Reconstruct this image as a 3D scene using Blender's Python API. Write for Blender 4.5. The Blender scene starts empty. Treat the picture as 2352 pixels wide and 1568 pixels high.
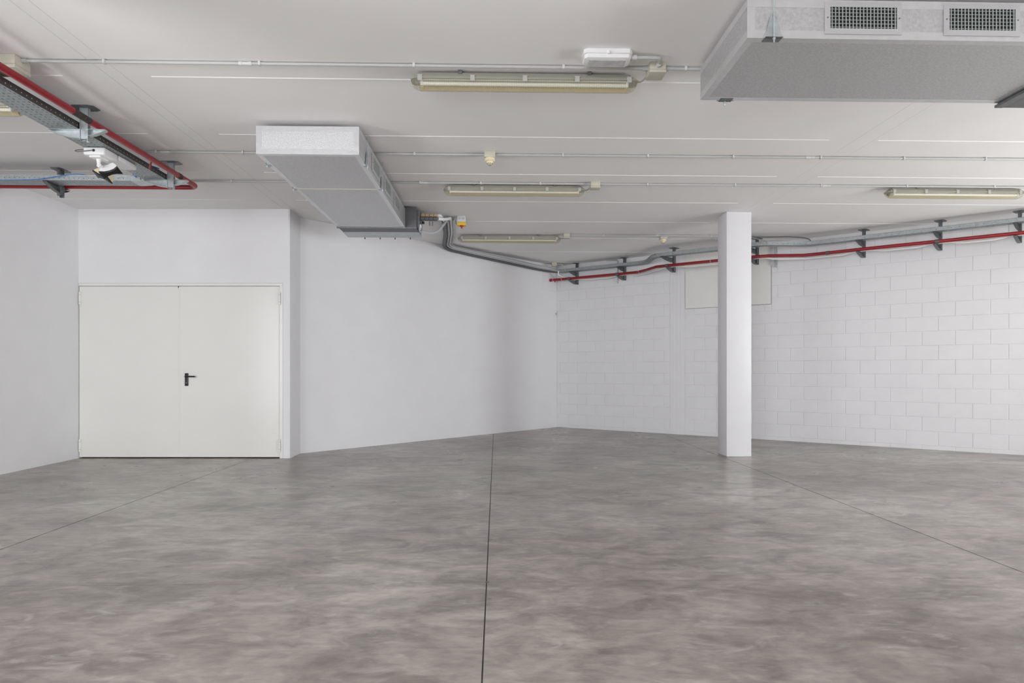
import bpy, bmesh, math, random
from mathutils import Vector, Matrix
random.seed(7)
S = bpy.context.scene
C = S.collection
PI = math.pi

# ------------------------------------------------------------------ camera
HC, H = 1.19, 3.37                       # lens height, ceiling height
FPX = 1430.0
cd = bpy.data.cameras.new('camera')
cam = bpy.data.objects.new('camera', cd); C.objects.link(cam)
cam.location = (0, 0, HC)
cam.rotation_euler = (PI/2, 0, -math.atan(36/FPX))
cd.sensor_width = 36; cd.lens = FPX/2352*36
cd.shift_y = 66/2352
cd.clip_start = 0.05
S.camera = cam

# ------------------------------------------------------------------ world, daylight, exposure
w = bpy.data.worlds.new('sky'); S.world = w; w.use_nodes = True
bg = w.node_tree.nodes['Background']
bg.inputs[0].default_value = (0.80, 0.88, 1.0, 1); bg.inputs[1].default_value = 0.15

def daylight(name, loc, rot, sx, sy, power, col=(0.93, 0.95, 1.0)):
    l = bpy.data.lights.new(name, 'AREA'); l.shape = 'RECTANGLE'
    l.size = sx; l.size_y = sy; l.energy = power; l.color = col
    o = bpy.data.objects.new(name, l); C.objects.link(o)
    o.location = loc; o.rotation_euler = rot
    return o
XL, XR, YB = -5.652, 8.90, -5.5           # left wall, right side wall, rear wall
WIN_L = [(0.5, 2.7)]      # windows of the left wall: y0 y1
WIN_R = [(1.0, 3.8), (4.3, 7.0)]        # unseen right side wall windows, placed to match brightness
ZW0, ZW1 = 0.06, 2.95
WIN_B = [(-5.2, -1.4)]   # unseen rear window x0 x1, its place chosen for brightness
ZB0, ZB1 = 0.08, 3.0
DAY, BOUNCE = (0.965, 0.945, 1.0), (1.0, 0.955, 0.925)
POW = dict(l0=175, r0=510, r1=20, b0=640, pl0=330, pr0=30, pr1=420)
for k, (a, b) in enumerate(WIN_L):
    daylight('daylight_left', (XL-0.26, (a+b)/2, 1.5), (0, -PI/2, 0), 2.85, b-a-0.1, POW['l%d' % k], DAY)
    daylight('added_bounce_left', (XL-1.75, (a+b)/2, 0.0), (PI, 0, 0), 2.6, b-a+0.6, POW['pl%d' % k], BOUNCE)  # unseen upward light, added to brighten the ceiling like sunlit ground
for k, (a, b) in enumerate(WIN_R):
    daylight('daylight_right', (XR+0.26, (a+b)/2, 1.5), (0, PI/2, 0), 2.85, b-a-0.1, POW['r%d' % k], DAY)
    daylight('added_bounce_right', (XR+1.75, (a+b)/2, 0.0), (PI, 0, 0), 2.6, b-a+0.6, POW['pr%d' % k], BOUNCE)  # same added up-light at the right, power fitted to the ceiling brightness
for k, (a, b) in enumerate(WIN_B):
    daylight('daylight_rear', ((a+b)/2, YB-0.26, (ZB0+ZB1)/2), (PI/2, 0, 0), b-a-0.1, ZB1-ZB0-0.1, POW['b%d' % k], DAY)
S.view_settings.view_transform = 'Standard'
S.view_settings.look = 'None'
S.view_settings.gamma = 1.0
S.view_settings.use_curve_mapping = False
S.view_settings.exposure = 0.0

# ------------------------------------------------------------------ materials
def mat(name, col, rough=0.5, metal=0.0, var=0.0, vscale=8.0, bump=0.0, bscale=60.0, spec=0.5, stretch=None):
    m = bpy.data.materials.new(name); m.use_nodes = True
    nt = m.node_tree; N = nt.nodes; L = nt.links
    p = N['Principled BSDF']
    p.inputs['Base Color'].default_value = (*col, 1)
    p.inputs['Roughness'].default_value = rough
    p.inputs['Metallic'].default_value = metal
    p.inputs['Specular IOR Level'].default_value = spec
    if var or bump:
        g = N.new('ShaderNodeNewGeometry')
        src = g.outputs['Position']
        if stretch:
            mp = N.new('ShaderNodeMapping'); mp.inputs['Scale'].default_value = stretch
            L.new(src, mp.inputs[0]); src = mp.outputs[0]
    if var:
        n = N.new('ShaderNodeTexNoise'); n.inputs['Scale'].default_value = vscale; n.inputs['Detail'].default_value = 5
        L.new(src, n.inputs['Vector'])
        r = N.new('ShaderNodeValToRGB')
        r.color_ramp.elements[0].position = 0.3; r.color_ramp.elements[1].position = 0.7
        r.color_ramp.elements[0].color = (*[c*(1-var) for c in col], 1)
        r.color_ramp.elements[1].color = (*[min(1, c*(1+var)) for c in col], 1)
        L.new(n.outputs['Fac'], r.inputs[0]); L.new(r.outputs[0], p.inputs['Base Color'])
    if bump:
        n = N.new('ShaderNodeTexNoise'); n.inputs['Scale'].default_value = bscale; n.inputs['Detail'].default_value = 4
        L.new(src, n.inputs['Vector'])
        b = N.new('ShaderNodeBump'); b.inputs['Strength'].default_value = bump; b.inputs['Distance'].default_value = 0.004
        L.new(n.outputs['Fac'], b.inputs['Height']); L.new(b.outputs[0], p.inputs['Normal'])
    return m

def floor_mat():
    m = bpy.data.materials.new('polished_concrete'); m.use_nodes = True
    nt = m.node_tree; N = nt.nodes; L = nt.links; p = N['Principled BSDF']
    g = N.new('ShaderNodeNewGeometry')
    def noise(scale, detail, dist, rough=0.55, vec=None, sc=(1, 1, 1), rot=0):
        mp = N.new('ShaderNodeMapping'); mp.inputs['Scale'].default_value = sc; mp.inputs['Rotation'].default_value = (0, 0, rot)
        L.new(vec or g.outputs['Position'], mp.inputs[0])
        n = N.new('ShaderNodeTexNoise'); n.inputs['Scale'].default_value = scale; n.inputs['Detail'].default_value = detail
        n.inputs['Distortion'].default_value = dist; n.inputs['Roughness'].default_value = rough
        L.new(mp.outputs[0], n.inputs['Vector']); return n.outputs['Fac']
    def ramp(f, stops):
        r = N.new('ShaderNodeValToRGB'); e = r.color_ramp.elements
        e[0].position, e[0].color = stops[0][0], (*stops[0][1], 1); e[1].position, e[1].color = stops[-1][0], (*stops[-1][1], 1)
        for q, c in stops[1:-1]:
            x = e.new(q); x.color = (*c, 1)
        L.new(f, r.inputs[0]); return r.outputs[0]
    def mix(a, b, fac, mode='MIX'):
        x = N.new('ShaderNodeMix'); x.data_type = 'RGBA'; x.blend_type = mode
        if isinstance(fac, float): x.inputs[0].default_value = fac
        else: L.new(fac, x.inputs[0])
        L.new(a, x.inputs[6]); L.new(b, x.inputs[7]); return x.outputs[2]
    big = ramp(noise(0.55, 4, 0.6), [(0.36, (0.236, 0.209, 0.185)), (0.5, (0.312, 0.284, 0.254)), (0.66, (0.412, 0.383, 0.346))])
    mid = ramp(noise(2.5, 5, 0.8, 0.62, None, (1, 1.7, 1), 0.3), [(0.36, (0.31, 0.305, 0.305)), (0.52, (0.5, 0.5, 0.5)), (0.68, (0.68, 0.68, 0.675))])
    c = mix(big, mid, 0.8, 'OVERLAY')
    fine = ramp(noise(10, 3, 0.3, 0.6, None, (1, 2.0, 1), 0.15), [(0.32, (0.36, 0.355, 0.355)), (0.68, (0.64, 0.64, 0.64))])
    c = mix(c, fine, 0.6, 'OVERLAY')
    sc = ramp(noise(4.5, 5, 1.0, 0.6, None, (1, 2.2, 1), -0.4), [(0.55, (0, 0, 0)), (0.72, (1, 1, 1))])
    pale = N.new('ShaderNodeRGB'); pale.outputs[0].default_value = (0.53, 0.505, 0.465, 1)
    ml = N.new('ShaderNodeMath'); ml.operation = 'MULTIPLY'; ml.inputs[1].default_value = 0.45
    L.new(sc, ml.inputs[0])
    c = mix(c, pale.outputs[0], ml.outputs[0])
    L.new(c, p.inputs['Base Color'])
    rr = N.new('ShaderNodeMapRange'); rr.inputs[3].default_value = 0.20; rr.inputs[4].default_value = 0.40
    L.new(noise(1.3, 3, 0.0), rr.inputs[0]); L.new(rr.outputs[0], p.inputs['Roughness'])
    p.inputs['Specular IOR Level'].default_value = 0.5
    return m

def glass(name, tint, gloss=0.12, rough=0.05):
    m = bpy.data.materials.new(name); m.use_nodes = True
    nt = m.node_tree; N = nt.nodes; L = nt.links
    N.remove(N['Principled BSDF']); out = N['Material Output']
    t = N.new('ShaderNodeBsdfTransparent'); t.inputs[0].default_value = (*tint, 1)
    q = N.new('ShaderNodeBsdfGlossy'); q.inputs['Roughness'].default_value = rough
    x = N.new('ShaderNodeMixShader'); x.inputs[0].default_value = gloss
    L.new(t.outputs[0], x.inputs[1]); L.new(q.outputs[0], x.inputs[2]); L.new(x.outputs[0], out.inputs[0])
    return m

def acrylic():
    m = bpy.data.materials.new('ribbed_acrylic'); m.use_nodes = True
    nt = m.node_tree; N = nt.nodes; L = nt.links; out = N['Material Output']; p = N['Principled BSDF']
    p.inputs['Base Color'].default_value = (0.52, 0.50, 0.42, 1); p.inputs['Roughness'].default_value = 0.18
    t = N.new('ShaderNodeBsdfTransparent'); t.inputs[0].default_value = (0.93, 0.92, 0.86, 1)
    g = N.new('ShaderNodeNewGeometry'); sp = N.new('ShaderNodeSeparateXYZ'); L.new(g.outputs['Position'], sp.inputs[0])
    mu = N.new('ShaderNodeMath'); mu.operation = 'MULTIPLY'; mu.inputs[1].default_value = 2*PI/0.013; L.new(sp.outputs[0], mu.inputs[0])
    si = N.new('ShaderNodeMath'); si.operation = 'SINE'; L.new(mu.outputs[0], si.inputs[0])
    mr = N.new('ShaderNodeMapRange'); mr.inputs[1].default_value = -1; mr.inputs[3].default_value = 0.10; mr.inputs[4].default_value = 0.30
    L.new(si.outputs[0], mr.inputs[0])
    x = N.new('ShaderNodeMixShader'); L.new(mr.outputs[0], x.inputs[0]); L.new(t.outputs[0], x.inputs[1]); L.new(p.outputs[0], x.inputs[2])
    L.new(x.outputs[0], out.inputs[0]); return m

M = dict(
    wall=mat('white_wall_paint', (0.85, 0.845, 0.855), 0.62, 0, 0.015, 3, 0.10, 45, 0.3),
    block=mat('white_block_paint', (0.825, 0.82, 0.832), 0.55, 0, 0.015, 4, 0.25, 90, 0.35),
    mortar=mat('painted_mortar', (0.80, 0.795, 0.805), 0.6),
    cream=mat('cream_panel_paint', (0.85, 0.84, 0.81), 0.5, 0, 0.02, 3),
    ceil=mat('ceiling_paint', (0.87, 0.853, 0.848), 0.75, 0, 0.015, 2, 0.05, 30, 0.2),
    caulk=mat('white_joint_filler', (0.92, 0.92, 0.915), 0.6),
    floor=floor_mat(),
    bare=mat('bare_concrete', (0.36, 0.34, 0.31), 0.8),
    joint=mat('dark_joint', (0.035, 0.032, 0.03), 0.8),
    column=mat('white_column_paint', (0.755, 0.75, 0.77), 0.45, 0, 0.01, 5, 0.08, 50),
    door=mat('cream_door_enamel', (0.86, 0.855, 0.82), 0.22, 0, 0.008, 3, 0.02, 12),
    black=mat('black_plastic', (0.012, 0.012, 0.013), 0.4),
    foil=mat('aluminium_foil', (0.60, 0.60, 0.61), 0.40, 0.75, 0.10, 70, 0.55, 170),
    tape=mat('foil_tape', (0.68, 0.68, 0.69), 0.33, 0.7, 0.04, 20, 0.35, 40),
    alu=mat('grille_aluminium', (0.56, 0.56, 0.57), 0.42, 0.55),
    slat=mat('grille_slat', (0.50, 0.55, 0.54), 0.4, 0.6),
    void=mat('dark_duct_inside', (0.02, 0.016, 0.015), 0.9),
    galv=mat('galvanised_steel', (0.52, 0.56, 0.57), 0.42, 0.75, 0.12, 30, 0.1, 80),
    tray=mat('dull_tray_steel', (0.36, 0.39, 0.40), 0.5, 0.55, 0.12, 30, 0.1, 80),
    rail=mat('shade_tinted_rail', (0.085, 0.078, 0.075), 0.5, 0.3, 0.1, 20),  # same tray steel, with the shade on its sides painted into the colour
    cable=mat('black_cable', (0.02, 0.02, 0.022), 0.6),
    dgalv=mat('weathered_steel', (0.20, 0.21, 0.215), 0.5, 0.6, 0.15, 30),
    casing=mat('grey_sheet_casing', (0.15, 0.148, 0.16), 0.5, 0.3, 0.06, 10),
    casing2=mat('zinc_sheet', (0.50, 0.53, 0.56), 0.4, 0.6, 0.08, 12),
    red=mat('red_pipe_paint', (0.29, 0.012, 0.018), 0.33, 0, 0.10, 5),
    rust=mat('bare_iron', (0.06, 0.045, 0.035), 0.6, 0.3, 0.4, 40),
    pvc=mat('grey_pvc', (0.47, 0.475, 0.47), 0.45),
    lpvc=mat('light_pvc', (0.60, 0.60, 0.595), 0.45),
    white=mat('white_plastic', (0.82, 0.82, 0.82), 0.35),
    beige=mat('beige_plastic', (0.53, 0.51, 0.42), 0.45),
    lamp=mat('lamp_housing', (0.34, 0.33, 0.28), 0.45),
    clip=mat('lamp_clip', (0.46, 0.46, 0.43), 0.35),
    refl=mat('yellowed_reflector', (0.60, 0.51, 0.33), 0.4),
    gear=mat('grey_gear_tray', (0.62, 0.62, 0.58), 0.4),
    tube=mat('glass_tube', (0.86, 0.86, 0.82), 0.25),
    acr=acrylic(),
    lens=mat('frosted_lens', (0.55, 0.55, 0.56), 0.25, 0, 0.12, 25),
    creamp=mat('cream_plastic', (0.78, 0.70, 0.48), 0.4),
    dgrey=mat('dark_grey_rubber', (0.115, 0.115, 0.125), 0.55),
    mgrey=mat('grey_hose', (0.44, 0.46, 0.48), 0.45),
    tan=mat('tan_insulation', (0.50, 0.38, 0.22), 0.6),
    yellow=mat('yellow_plastic', (0.80, 0.50, 0.02), 0.4),
    redp=mat('red_plastic', (0.50, 0.01, 0.015), 0.4),
    blue=mat('blue_cable', (0.06, 0.20, 0.55), 0.4),
    pane=glass('window_glass', (0.95, 0.97, 0.96), 0.05, 0.02),
)

# ------------------------------------------------------------------ mesh helpers
class MB:
    """collects shapes in world coordinates; build() links them as ONE mesh object"""
    def __init__(s, mx=None): s.bm = bmesh.new(); s.mx = mx
    def _v(s, p):
        p = Vector(p)
        return s.bm.verts.new(s.mx @ p if s.mx else p)
    def _f(s, vs):
        try: return s.bm.faces.new(vs)
        except ValueError: return None
    def box(s, a, b, bev=0.0, seg=1):
        x0, y0, z0 = a; x1, y1, z1 = b
        v = [s._v(p) for p in ((x0,y0,z0),(x1,y0,z0),(x1,y1,z0),(x0,y1,z0),(x0,y0,z1),(x1,y0,z1),(x1,y1,z1),(x0,y1,z1))]
        fs = [s._f([v[i] for i in q]) for q in ((0,3,2,1),(4,5,6,7),(0,1,5,4),(1,2,6,5),(2,3,7,6),(3,0,4,7))]
        if bev:
            bmesh.ops.bevel(s.bm, geom=list({e for f in fs for e in f.edges}), offset=bev, segments=seg, affect='EDGES', profile=0.5)
        return s
    def loft(s, rings, cap=True):
        R = [[s._v(p) for p in r] for r in rings]; n = len(R[0])
        for a, b in zip(R, R[1:]):
            for i in range(n): s._f([a[i], a[(i+1) % n], b[(i+1) % n], b[i]])
        if cap: s._f(R[0][::-1]); s._f(R[-1])
        return s
    def prism(s, pts, d):
        d = Vector(d); return s.loft([pts, [Vector(p)+d for p in pts]])
    def tube(s, pts, r, n=10, ribs=None):
        P = [Vector(p) for p in pts]; T = []
        for i in range(len(P)):
            a = P[max(0, i-1)]; b = P[min(len(P)-1, i+1)]; T.append((b-a).normalized())
        u = T[0].orthogonal().normalized(); rings = []
        for i, p in enumerate(P):
            u = (u - T[i]*u.dot(T[i])).normalized(); q = T[i].cross(u)
            rr = r*(ribs[i] if ribs else 1)
            rings.append([p + (u*math.cos(2*PI*k/n) + q*math.sin(2*PI*k/n))*rr for k in range(n)])
        return s.loft(rings)
    def lathe(s, prof, c, n=20):
        c = Vector(c)
        return s.loft([[c + Vector((r*math.cos(2*PI*k/n), r*math.sin(2*PI*k/n), z)) for k in range(n)] for r, z in prof])
    def build(s, name, m, parent=None, origin=None, smooth=True):
        bmesh.ops.recalc_face_normals(s.bm, faces=s.bm.faces)
        org = Vector(parent['_o']) if parent is not None else Vector(origin or (0, 0, 0))
        bmesh.ops.translate(s.bm, verts=s.bm.verts, vec=-org)
        me = bpy.data.meshes.new(name); s.bm.to_mesh(me); s.bm.free()
        if smooth:
            me.polygons.foreach_set('use_smooth', [True]*len(me.polygons)); me.set_sharp_from_angle(angle=math.radians(32))
        o = bpy.data.objects.new(name, me); C.objects.link(o)
        me.materials.append(m if not isinstance(m, str) else M[m])
        o['_o'] = list(org)
        if parent is not None: o.parent = parent
        else: o.location = org
        return o

def tag(o, label, cat=None, group=None, kind=None):
    o['label'] = label
    if cat: o['category'] = cat
    if group: o['group'] = group
    if kind: o['kind'] = kind
    return o
def thing(name, label, cat, loc, group=None, kind=None):
    o = bpy.data.objects.new(name, None); C.objects.link(o); o.location = loc; o['_o'] = list(loc)
    o.empty_display_size = 0.1
    return tag(o, label, cat, group, kind)
def struct(o, label=None):
    o['kind'] = 'structure'
    if label: o['label'] = label
    return o
def copy_thing(root, loc, label):
    r = root.copy(); C.objects.link(r); r.location = loc; r['label'] = label; r['_o'] = list(loc)
    def rec(a, b):
        for ch in a.children:
            c = ch.copy(); C.objects.link(c); c.parent = b; rec(ch, c)
    rec(root, r); return r
def smooth_path(P, n=6):
    """Catmull-Rom through the points"""
    P = [Vector(p) for p in P]; out = []
    for i in range(len(P)-1):
        a, b, c, d = P[max(0, i-1)], P[i], P[i+1], P[min(len(P)-1, i+2)]
        for k in range(n):
            t = k/n
            out.append(0.5*((2*b)+(c-a)*t+(2*a-5*b+4*c-d)*t*t+(3*b-a-3*c+d)*t**3))
    out.append(P[-1]); return out
def ribbed(P, step=0.006):
    """resample for corrugated hose"""
    P = [Vector(p) for p in P]; out = [P[0]]
    for a, b in zip(P, P[1:]):
        n = max(1, int((b-a).length/step))
        out += [a.lerp(b, (k+1)/n) for k in range(n)]
    return out, [1.0 if i % 2 else 0.86 for i in range(len(out))]

# ------------------------------------------------------------------ setting: floor
FX = [XL, -3.29, -0.055, 3.10, 5.43, XR+0.3]; FY = [YB, -2.95, 3.50, 13.4]
fl = MB().box((XL-0.3, YB-0.3, -0.20), (XR+0.3, 13.4, -0.0012)).build('floor', 'joint'); struct(fl, 'grey polished concrete floor with thin sawn joints')
def gap(v, axis):
    if axis == 'x': return {5.43: 0.0010, -0.055: 0.0032}.get(v, 0.0040)
    return 0.0016
for i in range(len(FX)-1):
    for j in range(len(FY)-1):
        m = MB()
        a = (FX[i]+(gap(FX[i], 'x') if i else -0.25), FY[j]+(gap(FY[j], 'y') if j else -0.25), -0.0011)
        b = (FX[i+1]-(gap(FX[i+1], 'x') if i < len(FX)-2 else 0), FY[j+1]-(gap(FY[j+1], 'y') if j < len(FY)-2 else 0), 0.0)
        m.box(a, b).build('slab', 'floor', fl, smooth=False)
tag(MB().lathe([(0.011, 0), (0.011, 0.003), (0.006, 0.004)], (-0.052, 3.497, 0.0), 14).build('floor_pin', 'dgrey'),
    'small dark metal pin at the crossing of two floor joints', 'pin')

# ------------------------------------------------------------------ setting: ceiling
ce = MB().box((XL-0.3, YB-0.3, H+0.012), (XR+0.3, 13.6, H+0.25)).build('ceiling', 'ceil'); struct(ce, 'pale grey ceiling of wide concrete slabs with white filled joints')
SY = [YB-0.3, -4.30, -3.17, -2.04, -0.92, 0.21, 1.33, 2.45, 3.57, 4.69, 5.82, 6.93, 8.05, 9.12, 10.27, 11.43, 12.56, 13.6]
SX = [(XL-0.3, -3.21), (-2.56, 3.15), (3.62, XR+0.3)]
bv = 0.008
for x0, x1 in SX:
    for y0, y1 in zip(SY, SY[1:]):
        a, b = y0+0.0015, y1-0.0015
        pr = [(x0, a, H+0.0119), (x0, a, H+bv), (x0, a+bv*0.9, H), (x0, b-bv*0.9, H), (x0, b, H+bv), (x0, b, H+0.0119)]
        MB().prism(pr, (x1-x0, 0, 0)).build('panel', 'ceil', ce, smooth=False)
    for y in SY[1:-1]:                               # filler bead in each joint
        xa, xb = max(x0, XL), min(x1, XR)
        pr = [(xa, y-0.0085, H+0.004), (xa, y-0.0065, H-0.0005), (xa, y+0.0005, H-0.0042), (xa, y+0.005, H-0.0005), (xa, y+0.0075, H+0.004), (xa, y, H+0.011)]
        MB().prism(pr, (xb-xa, 0, 0)).build('joint_filler', 'caulk', ce, smooth=False)
for x0, x1 in [(-3.21, -2.8712), (-2.8688, -2.7572), (-2.7548, -2.56), (3.15, 3.399), (3.401, 3.579), (3.581, 3.62)]:
    MB().box((x0, YB-0.3, H+0.0003), (x1, 13.6, H+0.0119)).build('beam_strip', 'ceil', ce, smooth=False)

MB().prism([(x, y, H-0.0012) for x, y in [(-5.343, 7.142), (-5.287, 7.112), (-5.265, 7.121), (-5.219, 7.111), (-5.195, 7.131), (-5.201, 7.178), (-5.203, 7.221), (-5.282, 7.236), (-5.349, 7.222)]], (0, 0, 0.001)).build('bare_patch', 'bare', ce)

# ------------------------------------------------------------------ setting: walls
ZT = H+0.03
def seg_wall(p0, p1, th, z0, z1, mb=None):
    """upright wall from p0 to p1, thickness to the left of the direction"""
    d = Vector((p1[0]-p0[0], p1[1]-p0[1])).normalized(); nn = Vector((-d.y, d.x))*th
    mb = mb or MB()
    pts = [(p0[0], p0[1], z0), (p1[0], p1[1], z0), (p1[0]+nn.x, p1[1]+nn.y, z0), (p0[0]+nn.x, p0[1]+nn.y, z0)]
    return mb.prism(pts, (0, 0, z1-z0))
def holed(x0, x1, ya, yb, wins):
    m = MB(); m.box((x0, ya, -0.01), (x1, yb, ZW0)); m.box((x0, ya, ZW1), (x1, yb, ZT))
    e = [ya] + sorted(q for ab in wins for q in ab) + [yb]
    for k in range(0, len(e), 2): m.box((x0, e[k], ZW0), (x1, e[k+1], ZW1))
    return m
struct(holed(XL-0.22, XL, YB-0.2, 8.9, WIN_L).build('wall_left', 'wall'), 'plain white wall at the left of the double door')
struct(holed(XR, XR+0.22, YB-0.2, 8.2, WIN_R).build('wall_side', 'wall'), 'white side wall with windows, outside the picture at right')
m = MB()
m.box((XL, YB-0.22, -0.01), (XR, YB, ZB0)); m.box((XL, YB-0.22, ZB1), (XR, YB, ZT))
ex = [XL] + [q for ab in WIN_B for q in ab] + [XR]
for k in range(0, len(ex), 2): m.box((ex[k], YB-0.22, ZB0), (ex[k+1], YB, ZB1))
struct(m.build('wall_rear', 'wall'), 'white rear wall with windows behind the camera')
def window(nm, a, b, axis, z0, z1, pos, label, nd=3):
    """a..b along the wall, pos = outer plane coordinate"""
    P = (lambda u, d, z: (pos+d, u, z)) if axis == 'y' else (lambda u, d, z: (u, pos+d, z))
    root = thing(nm, label, None, P((a+b)/2, 0, z0)); root['kind'] = 'structure'
    def bar(u0, u1, q0, q1, n='frame'):
        p, q = P(u0, -0.03, q0), P(u1, 0.03, q1)
        MB().box(tuple(map(min, p, q)), tuple(map(max, p, q)), 0.004).build(n, 'alu', root)
    bar(a, b, z0, z0+0.06); bar(a, b, z1-0.06, z1); bar(a, a+0.06, z0+0.06, z1-0.06); bar(b-0.06, b, z0+0.06, z1-0.06)
    step = (b-a)/nd
    for k in range(1, nd): bar(a+step*k-0.03, a+step*k+0.03, z0+0.06, z1-0.06, 'mullion')
    for k in range(nd):
        p, q = P(a+step*k+0.03, -0.004, z0+0.05), P(a+step*(k+1)-0.03, 0.004, z1-0.05)
        MB().box(tuple(map(min, p, q)), tuple(map(max, p, q))).build('pane', 'pane', root)
wk = 0
for ws, xx, sd in ((WIN_L, XL-0.16, 'left'), (WIN_R, XR+0.16, 'unseen right side')):
    for k, (a, b) in enumerate(ws):
        wk += 1; window('window_%d' % wk, a, b, 'y', ZW0, ZW1, xx, 'tall window in the %s wall, %s the camera' % (sd, ['just ahead of', 'well ahead of'][k]))
for k, (a, b) in enumerate(WIN_B):
    wk += 1; window('window_%d' % wk, a, b, 'x', ZB0, ZB1, YB-0.16, 'wide unseen window in the rear wall behind the camera')

# door wall: P0 (left corner) to P1 (right end)
P0, P1 = Vector((XL, 8.570)), Vector((-2.800, 8.497))
DA = math.atan2(P1.y-P0.y, P1.x-P0.x)
DM = Matrix.Translation((P0.x, P0.y, 0)) @ Matrix.Rotation(DA, 4, 'Z')      # local x along wall, y into the wall
WL = (P1-P0).length
m = MB(DM)
m.box((-0.1, 0, 2.369), (WL-0.015, 0.2, ZT)); m.box((2.766, 0, -0.01), (WL-0.015, 0.2, 2.369)); m.box((-0.1, 0.12, -0.01), (2.766, 0.2, 2.369))
struct(m.build('wall_front', 'wall'), 'white wall above and beside the cream double door')
# return beside the door and the angled walls
A = Vector((-2.803, 8.983)); B = Vector((1.267, 13.012))
wt = Vector((0.8056621, -0.5923753)); wn = Vector((-0.5923753, -0.8056621))   # right wall: direction, normal into the room
m = MB()
c1 = DM @ Vector((WL-0.015, 0, 0)); c2 = DM @ Vector((WL-0.015, 0.2, 0))
m.prism([(c1.x, c1.y, -0.01), (-2.796, 8.512, -0.01), (-2.787, 8.60, -0.01), (-2.803, 8.72, -0.01), (-2.806, 9.10, -0.01), (-3.05, 9.10, -0.01), (-3.05, c2.y, -0.01), (c2.x, c2.y, -0.01)], (0, 0, ZT+0.01))
struct(m.build('wall_return', 'wall'), 'short white return of the wall at the right of the double door')
dm = (B-A).normalized(); nm_ = Vector((dm.y, -dm.x))
m = seg_wall(A-dm*0.25, B+dm*0.2, 0.2, -0.01, ZT)
wc = struct(m.build('wall_centre', 'wall'), 'plain white angled wall between the door and the corner')
def MW(s, o, z): p = A+dm*s+nm_*o; return Vector((p.x, p.y, z))              # along centre wall, off it, up
m = MB(); q = [MW(5.235, 0.016, 2.835), MW(5.70, 0.016, 2.835), MW(5.70, -0.02, 2.835), MW(5.235, -0.02, 2.835)]
m.prism(q, (0, 0, H-2.835)).build('plaster_patch', 'wall', wc)
# right block wall, built in its own frame (x along the wall, y into it)
RA = math.atan2(wt.y, wt.x)
def W(s, o, z): p = B+wt*s+wn*o; return Vector((p.x, p.y, z))
SL = 9.9
wr = MB().box((-0.15, 0.005, -0.01), (SL, 0.25, ZT)).build('wall_right', 'mortar')
wr.location = (B.x, B.y, 0); wr.rotation_euler = (0, 0, RA); struct(wr, 'white painted concrete block wall behind the column')
BL, BH = 0.4097, 0.2145
GV, GH = 0.0045, 0.0016
cache = {}
def block_mesh(wd, ht):
    k = (round(wd, 3), round(ht, 3))
    if k not in cache:
        b = MB().box((0, 0, 0), (k[0], 0.03, k[1]), 0.0032); bmesh.ops.recalc_face_normals(b.bm, faces=b.bm.faces)
        me = bpy.data.meshes.new('block'); b.bm.to_mesh(me); b.bm.free(); me.materials.append(M['block']); cache[k] = me
    return cache[k]
far = MB()
def field(sa, sb, z0, z1, phase):
    s0 = phase - math.ceil((phase-sa)/BL+1)*BL
    while s0 < sb:
        a, b = max(s0, sa), min(s0+BL, sb)
        if b-a > 0.03:
            x0, x1, za, zb = a+GV, b-GV, z0+GH, z1-GH
            if a > 7.75: far.box((x0, 0, za), (x1, 0.03, zb), 0.0032)
            else:
                o = bpy.data.objects.new('block', block_mesh(x1-x0, zb-za)); C.objects.link(o); o.parent = wr
                o.location = (x0, random.uniform(-0.0012, 0.0008), za)
        s0 += BL
zs = [-0.002] + [0.06+BH*k for k in range(16)] 
for k in range(len(zs)-1):
    z0, z1 = zs[k], min(zs[k+1], H)
    ph = 4.953 if k % 2 == 1 else 5.158
    field(0.0, 2.456, z0, z1, ph-0.16)
    if z0 > 2.15 and z0 < 2.32:
        field(2.738, 4.246, z0, 2.312, ph); field(4.246, SL, z0, z1, ph)
    elif z0 > 2.3: field(4.246, SL, z0, z1, ph)
    else: field(2.738, SL, z0, z1, ph)
fo = far.build('block_course', 'block', wr); fo['kind'] = 'stuff'
pl = MB().box((2.460, -0.002, 0), (2.734, 0.03, H)).build('pilaster', 'block', wr)
for sx in (2.52, 2.60, 2.665): MB().box((sx, -0.0045, 0.002), (sx+0.012, 0, H-0.002), 0.001).build('plaster_ridge', 'block', pl)
MB().box((2.745, 0.002, 2.322), (4.239, 0.03, H-0.002), 0.003).build('infill_panel', 'cream', wr)

for a, b in [((2.746, 0.001, 2.3165), (4.238, 0.01, 2.3205)), ((4.2405, 0.001, 2.32), (4.2438, 0.01, 2.97)), ((2.7395, 0.001, 2.32), (2.7420, 0.01, 3.0))]:
    MB().box(a, b).build('crack', 'dgrey', wr)

# ------------------------------------------------------------------ double door (structure)
dr = bpy.data.objects.new('door_1', None); C.objects.link(dr); dr.location = (P0.x, P0.y, 0); dr['_o'] = list(dr.location)
struct(dr, 'wide cream steel double door with one black lever handle')
fr = MB(DM); fr.box((0.002, -0.006, 2.330), (2.764, 0.10, 2.367), 0.003); fr.box((2.722, -0.006, 0.0), (2.764, 0.10, 2.330), 0.003)
fr.build('door_frame', 'door', dr)
MB(DM).box((0.002, 0.075, 0.0), (2.722, 0.1, 2.33)).build('door_stop', 'joint', dr)
def leaf(x0, x1, y):
    return MB(DM).box((x0, y, 0.014), (x1, 0.07, 2.326), 0.003).build('leaf', 'door', dr)
l1 = leaf(0.006, 1.362, 0.004); l2 = leaf(1.366, 2.719, 0.004)
MB(DM).box((1.352, -0.001, 0.016), (1.372, 0.004, 2.322), 0.0008).build('cover_strip', 'door', l2)
MB(DM).box((1.349, -0.004, 2.302), (1.358, 0.003, 2.326)).build('bolt', 'black', l1)
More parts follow.
